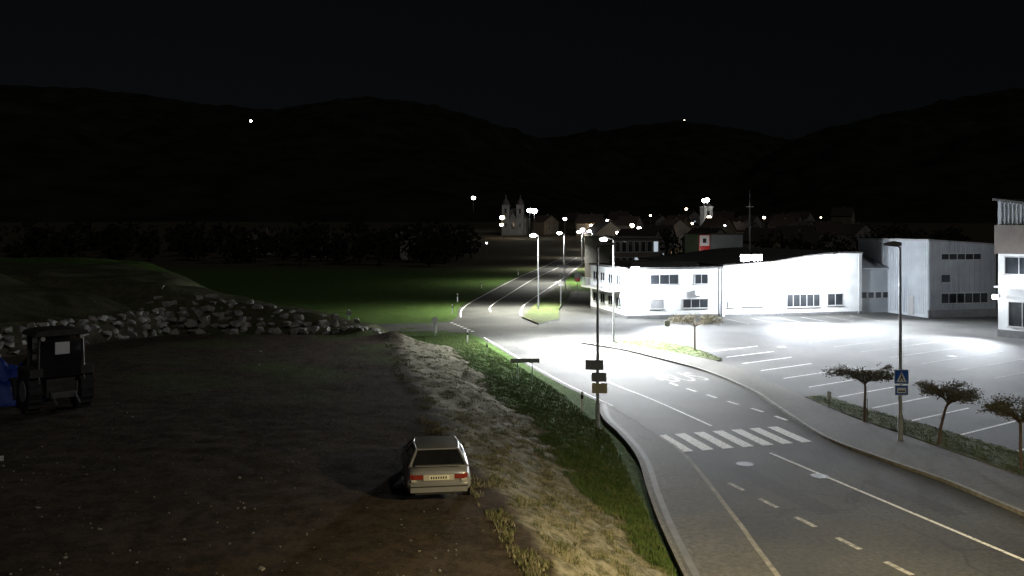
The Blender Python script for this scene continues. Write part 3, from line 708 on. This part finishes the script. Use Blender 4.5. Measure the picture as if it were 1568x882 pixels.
# ------------------------------------------------------------------ cars
def paintmat(name,c,rough=.3):
    m,nt,b=new_mat(name); b.inputs['Metallic'].default_value=.3; b.inputs['Roughness'].default_value=rough; b.inputs['Coat Weight'].default_value=.5
    g=nt.nodes.new('ShaderNodeNewGeometry'); n=nt.nodes.new('ShaderNodeTexNoise'); n.inputs['Scale'].default_value=4; n.inputs['Detail'].default_value=8; nt.links.new(g.outputs['Position'],n.inputs['Vector'])
    r=nt.nodes.new('ShaderNodeValToRGB'); r.color_ramp.elements[0].color=(*[x*.7 for x in c],1); r.color_ramp.elements[1].color=(*c,1); nt.links.new(n.outputs['Fac'],r.inputs['Fac']); nt.links.new(r.outputs['Color'],b.inputs['Base Color'])
    return m
M['carpaint']=paintmat('car_paint_silver',(.34,.34,.34)); M['carwhite']=paintmat('car_paint_white',(.6,.6,.6)); M['carglass']=mat('car_glass',(.012,.013,.015),(.02,.02,.022),2,.06)
M['tail']=mat('tail_light',(.22,.03,.02),(.28,.04,.03),6,.25); M['tailw']=mat('indicator_lens',(.5,.47,.42),(.55,.52,.46),6,.25); M['plate']=mat('number_plate',(.75,.72,.56),(.8,.77,.6),6,.4)
M['trim']=mat('black_trim',(.02,.02,.02),(.03,.03,.03),6,.6)
def car(name,x,y,z,hd,paint,HT=1.24):
    e=bpy.data.objects.new(name,None); scene.collection.objects.link(e)
    bb=B()
    S=[(0.00,.34,.52,.74,.70,.76,.66,.76),(.07,.25,.50,.82,.76,.82,.72,.84),(.25,.23,.50,.86,.79,.845,.76,.89),(.75,.20,.50,.875,.80,.855,.80,.90),
       (1.5,.19,.50,.875,.81,.86,.82,.90),(2.6,.19,.50,.87,.81,.86,.82,.895),(3.05,.20,.50,.85,.80,.855,.78,.88),(3.6,.22,.48,.76,.79,.84,.72,.80),(4.0,.24,.46,.67,.74,.79,.63,.70),(4.18,.32,.45,.58,.62,.68,.55,.60)]
    ring=[]
    for (yy,zl,zm,zs,wl,wm,ws,zt) in S:
        ring.append([(-wl*.85,yy,zl),(-wl,yy,zl+.06),(-wm,yy,zm-.12),(-wm,yy,zm+.06),(-ws-.03,yy,zs-.08),(-ws,yy,zs),(-ws*.6,yy,zt),(0,yy,zt+.012),(ws*.6,yy,zt),(ws,yy,zs),(ws+.03,yy,zs-.08),(wm,yy,zm+.06),(wm,yy,zm-.12),(wl,yy,zl+.06),(wl*.85,yy,zl)])
    n=len(ring[0]); vs=[p for r_ in ring for p in r_]
    fs=[(j*n+i,j*n+(i+1)%n,(j+1)*n+(i+1)%n,(j+1)*n+i) for j in range(len(S)-1) for i in range(n)]+[tuple(range(n))[::-1],tuple((len(S)-1)*n+i for i in range(n))]
    bb.add(vs,fs,paint,True); body=bb.obj('body',parent=e)
    sd=body.modifiers.new('s','SUBSURF'); sd.levels=1; sd.render_levels=1
    bb=B(); zb=.87
    lo=[(-.74,.28),(.74,.28),(.77,2.0),(.70,2.98),(-.70,2.98),(-.77,2.0)]; hi=[(-.54,.80),(.54,.80),(.60,1.6),(.55,2.12),(-.55,2.12),(-.60,1.6)]
    vs=[(x_,y_,zb-.02) for x_,y_ in lo]+[(x_,y_,HT-.05) for x_,y_ in hi]
    bb.add(vs,[(i,(i+1)%6,6+(i+1)%6,6+i) for i in range(6)],'carglass')
    for i in range(6):
        r_=.045 if i in(0,1) else .03
        bb.tube(Vector(vs[i])*1,Vector(vs[6+i]),r_,r_*.85,paint,6)
    for a_,c in((0,1),(1,2),(2,3),(3,4),(4,5),(5,0)): bb.tube(vs[6+a_],vs[6+c],.03,.03,paint,6)
    bb.tube((-.70,.25,.875),(.70,.25,.875),.022,.022,paint,6)
    rv=[];nn=7
    for j in range(nn):
        t=j/(nn-1); yy=.78+t*1.36; hw=interp(yy,[.78,1.6,2.14],[.55,.61,.56])
        for i in range(7):
            s_=-1+2*i/6; rv.append((s_*hw,yy,HT-.035+.05*(1-s_*s_)*(1-.5*(2*t-1)**2)))
    bb.add(rv,[(j*7+i,j*7+i+1,(j+1)*7+i+1,(j+1)*7+i) for j in range(nn-1) for i in range(6)],paint,True)
    bb.obj('cabin',parent=e)
    bb=B()
    bb.box(-.72,.72,-.055,.03,.30,.50,paint); bb.box(-.74,.74,-.062,-.056,.43,.46,'trim'); bb.box(-.60,.60,-.02,.02,.24,.30,'trim')
    for s in(-1,1):
        bb.box(min(s*.40,s*.66),max(s*.40,s*.66),-.018,.03,.62,.73,'tail'); bb.box(min(s*.57,s*.70),max(s*.57,s*.70),-.024,.05,.56,.615,'tailw')
        bb.box(min(s*.655,s*.73),max(s*.655,s*.73),.01,.20,.63,.74,'tail')
        bb.tube((s*.80,2.35,.90),(s*.93,2.33,.93),.03,.03,'trim',6); bb.box(min(s*.86,s*1.0),max(s*.86,s*1.0),2.28,2.38,.87,.99,paint)
        bb.box(min(s*.845,s*.868),max(s*.845,s*.868),.55,3.4,.43,.48,'trim')
    bb.box(-.39,.39,-.020,.02,.59,.735,'tailw' ); bb.box(-.26,.26,-.032,-.021,.605,.715,'plate')
    for i in range(7): bb.box(-.21+i*.062,-.175+i*.062,-.036,-.033,.63,.69,'signblack')
    bb.box(-.6,.6,.12,.24,.905,.925,paint)
    bb.tube((.42,-.06,.22),(.42,.2,.22),.03,.03,'darksteel',8)
    bb.box(-.55,.55,4.12,4.2,.45,.56,'tailw'); bb.tube((0,.55,.95),(-.28,.42,.915),.01,.006,'trim',5)
    bb.obj('trim',parent=e,bevel=.006)
    bb=B()
    for s in(-1,1):
        for yy in(.72,3.38):
            xo=s*.66; xi=s*.835
            bb.tube((xo,yy,.30),(xi,yy,.30),.30,.30,'rubber',20); bb.tube((xi,yy,.30),(xi+s*.012,yy,.30),.18,.17,'steel',14); bb.tube((xi-s*.001,yy,.32),(xi+s*.006,yy,.32),.345,.345,'trim',20)
    bb.obj('wheels',parent=e)
    e.matrix_world=frame(x,y,z,math.cos(hd),math.sin(hd))
    return e
car('parked_car',-1.86,23.1,terrain(-1.86,24.5)[0]-.0,math.radians(8),'carpaint')
car('parked_car',-13.15,21.5,2.0,math.radians(30),'carwhite',1.4)

e=bpy.data.objects.new('tractor',None); scene.collection.objects.link(e); bb=B()
def wheel(x_,y_,r,w_): 
    bb.tube((x_-w_/2,y_,r),(x_+w_/2,y_,r),r,r,'rubber',22); bb.tube((x_-w_/2-.02,y_,r),(x_+w_/2+.02,y_,r),r*.5,r*.5,'shutter',14)
    for i in range(18):
        a=i*math.pi/9; bb.box(x_-w_/2,x_+w_/2,y_+math.cos(a)*r-.04,y_+math.cos(a)*r+.04,r+math.sin(a)*r-.04,r+math.sin(a)*r+.04,'rubber')
wheel(-.8,0,.7,.4);wheel(.8,0,.7,.4);wheel(-.7,2.1,.42,.28);wheel(.7,2.1,.42,.28)
bb.obj('wheels',parent=e); bb=B()
bb.extr([(-.3,.6),(.3,.6),(.33,1.3),(.22,1.5),(-.22,1.5),(-.33,1.3)],.7,2.6,'tractor'); bb.box(-.45,.45,-.6,.8,.5,1.1,'tractor')
bb.extr([(-.85,2.52),(.85,2.52),(.78,2.66),(.4,2.72),(-.4,2.72),(-.78,2.66)],-.75,.75,'tractor')
for px_,py_ in((-.7,-.6),(.7,-.6),(-.7,.6),(.7,.6)): bb.tube((px_,py_,1.0),(px_*.95,py_*.95,2.56),.045,.045,'tractor',6)
bb.box(-.64,.64,-.58,.58,1.15,2.5,'carglass'); bb.box(-.2,.25,-.645,-.60,1.9,2.3,'signwhite')
for s in(-1,1): bb.extr([(s*.98,1.2),(s*.58,1.2),(s*.58,1.48),(s*.98,1.45)],-.7,.7,'tractor')
bb.box(-.4,.4,-.9,-.65,.5,.7,'darksteel'); bb.tube((-.35,-1.3,.35),(-.35,-.8,.65),.04,.04,'darksteel'); bb.tube((.35,-1.3,.35),(.35,-.8,.65),.04,.04,'darksteel')
for s in(-.6,.6): bb.tube((s,-.78,2.45),(s,-.7,2.45),.07,.07,'tailw',10)
bb.tube((.25,2.0,1.5),(.25,2.0,2.3),.035,.035,'darksteel'); bb.obj('chassis',parent=e,bevel=.02)
e.matrix_world=frame(-17.7,35.2,2.0,math.cos(.75),math.sin(.75))@Matrix.Scale(1.16,4)
bb=B(); n=28; vs=[]
for j in range(n):
    for i in range(n):
        u_=-1+2*i/(n-1);v_=-1+2*j/(n-1); d=math.hypot(u_,v_); h=max(0,1-d**2.2)*1.4
        vs.append((u_*1.5,v_*1.3,h*(1+.6*noise.noise(Vector((u_*2.5,v_*2.5,2))))+.16*noise.noise(Vector((u_*8,v_*8,5)))))
bb.add(vs,[(j*n+i,j*n+i+1,(j+1)*n+i+1,(j+1)*n+i) for j in range(n-1) for i in range(n-1)],'blue',True)
bb.obj('blue_tarpaulin_heap',frame(-20.6,37.0,1.98,1,0))

# ------------------------------------------------------------------ world, added night fill, camera
w=bpy.data.worlds.new('World'); scene.world=w; w.use_nodes=True; nt=w.node_tree
sky=nt.nodes.new('ShaderNodeTexSky'); sky.sky_type='NISHITA'; sky.sun_disc=False; sky.sun_elevation=math.radians(35); sky.sun_rotation=math.radians(150); sky.dust_density=2.0; sky.ozone_density=2.0
hs=nt.nodes.new('ShaderNodeHueSaturation'); hs.inputs['Saturation'].default_value=.6; nt.links.new(sky.outputs['Color'],hs.inputs['Color'])
nt.links.new(hs.outputs['Color'],nt.nodes['Background'].inputs['Color']); nt.nodes['Background'].inputs['Strength'].default_value=.00058
sl=bpy.data.lights.new('night_fill','SUN'); sl.energy=.24; sl.angle=math.radians(.6); sl.color=(1,.97,.93)  # added weak fill to lift the dark ground, no moon known here
so=bpy.data.objects.new('night_fill',sl); scene.collection.objects.link(so)
el=math.radians(35); az=math.radians(150); d=Vector((math.sin(az)*math.cos(el),math.cos(az)*math.cos(el),math.sin(el)))
so.rotation_euler=(-d).to_track_quat('-Z','Y').to_euler()
cam=bpy.data.cameras.new('camera'); co=bpy.data.objects.new('camera',cam); scene.collection.objects.link(co)
co.location=(0,0,9); co.rotation_euler=(math.radians(90),0,0); cam.sensor_width=36; cam.lens=31.91; cam.shift_y=-.058; cam.clip_end=9000; cam.clip_start=.5
scene.camera=co
scene.view_settings.view_transform='Standard'; scene.view_settings.look='None'; scene.view_settings.exposure=0
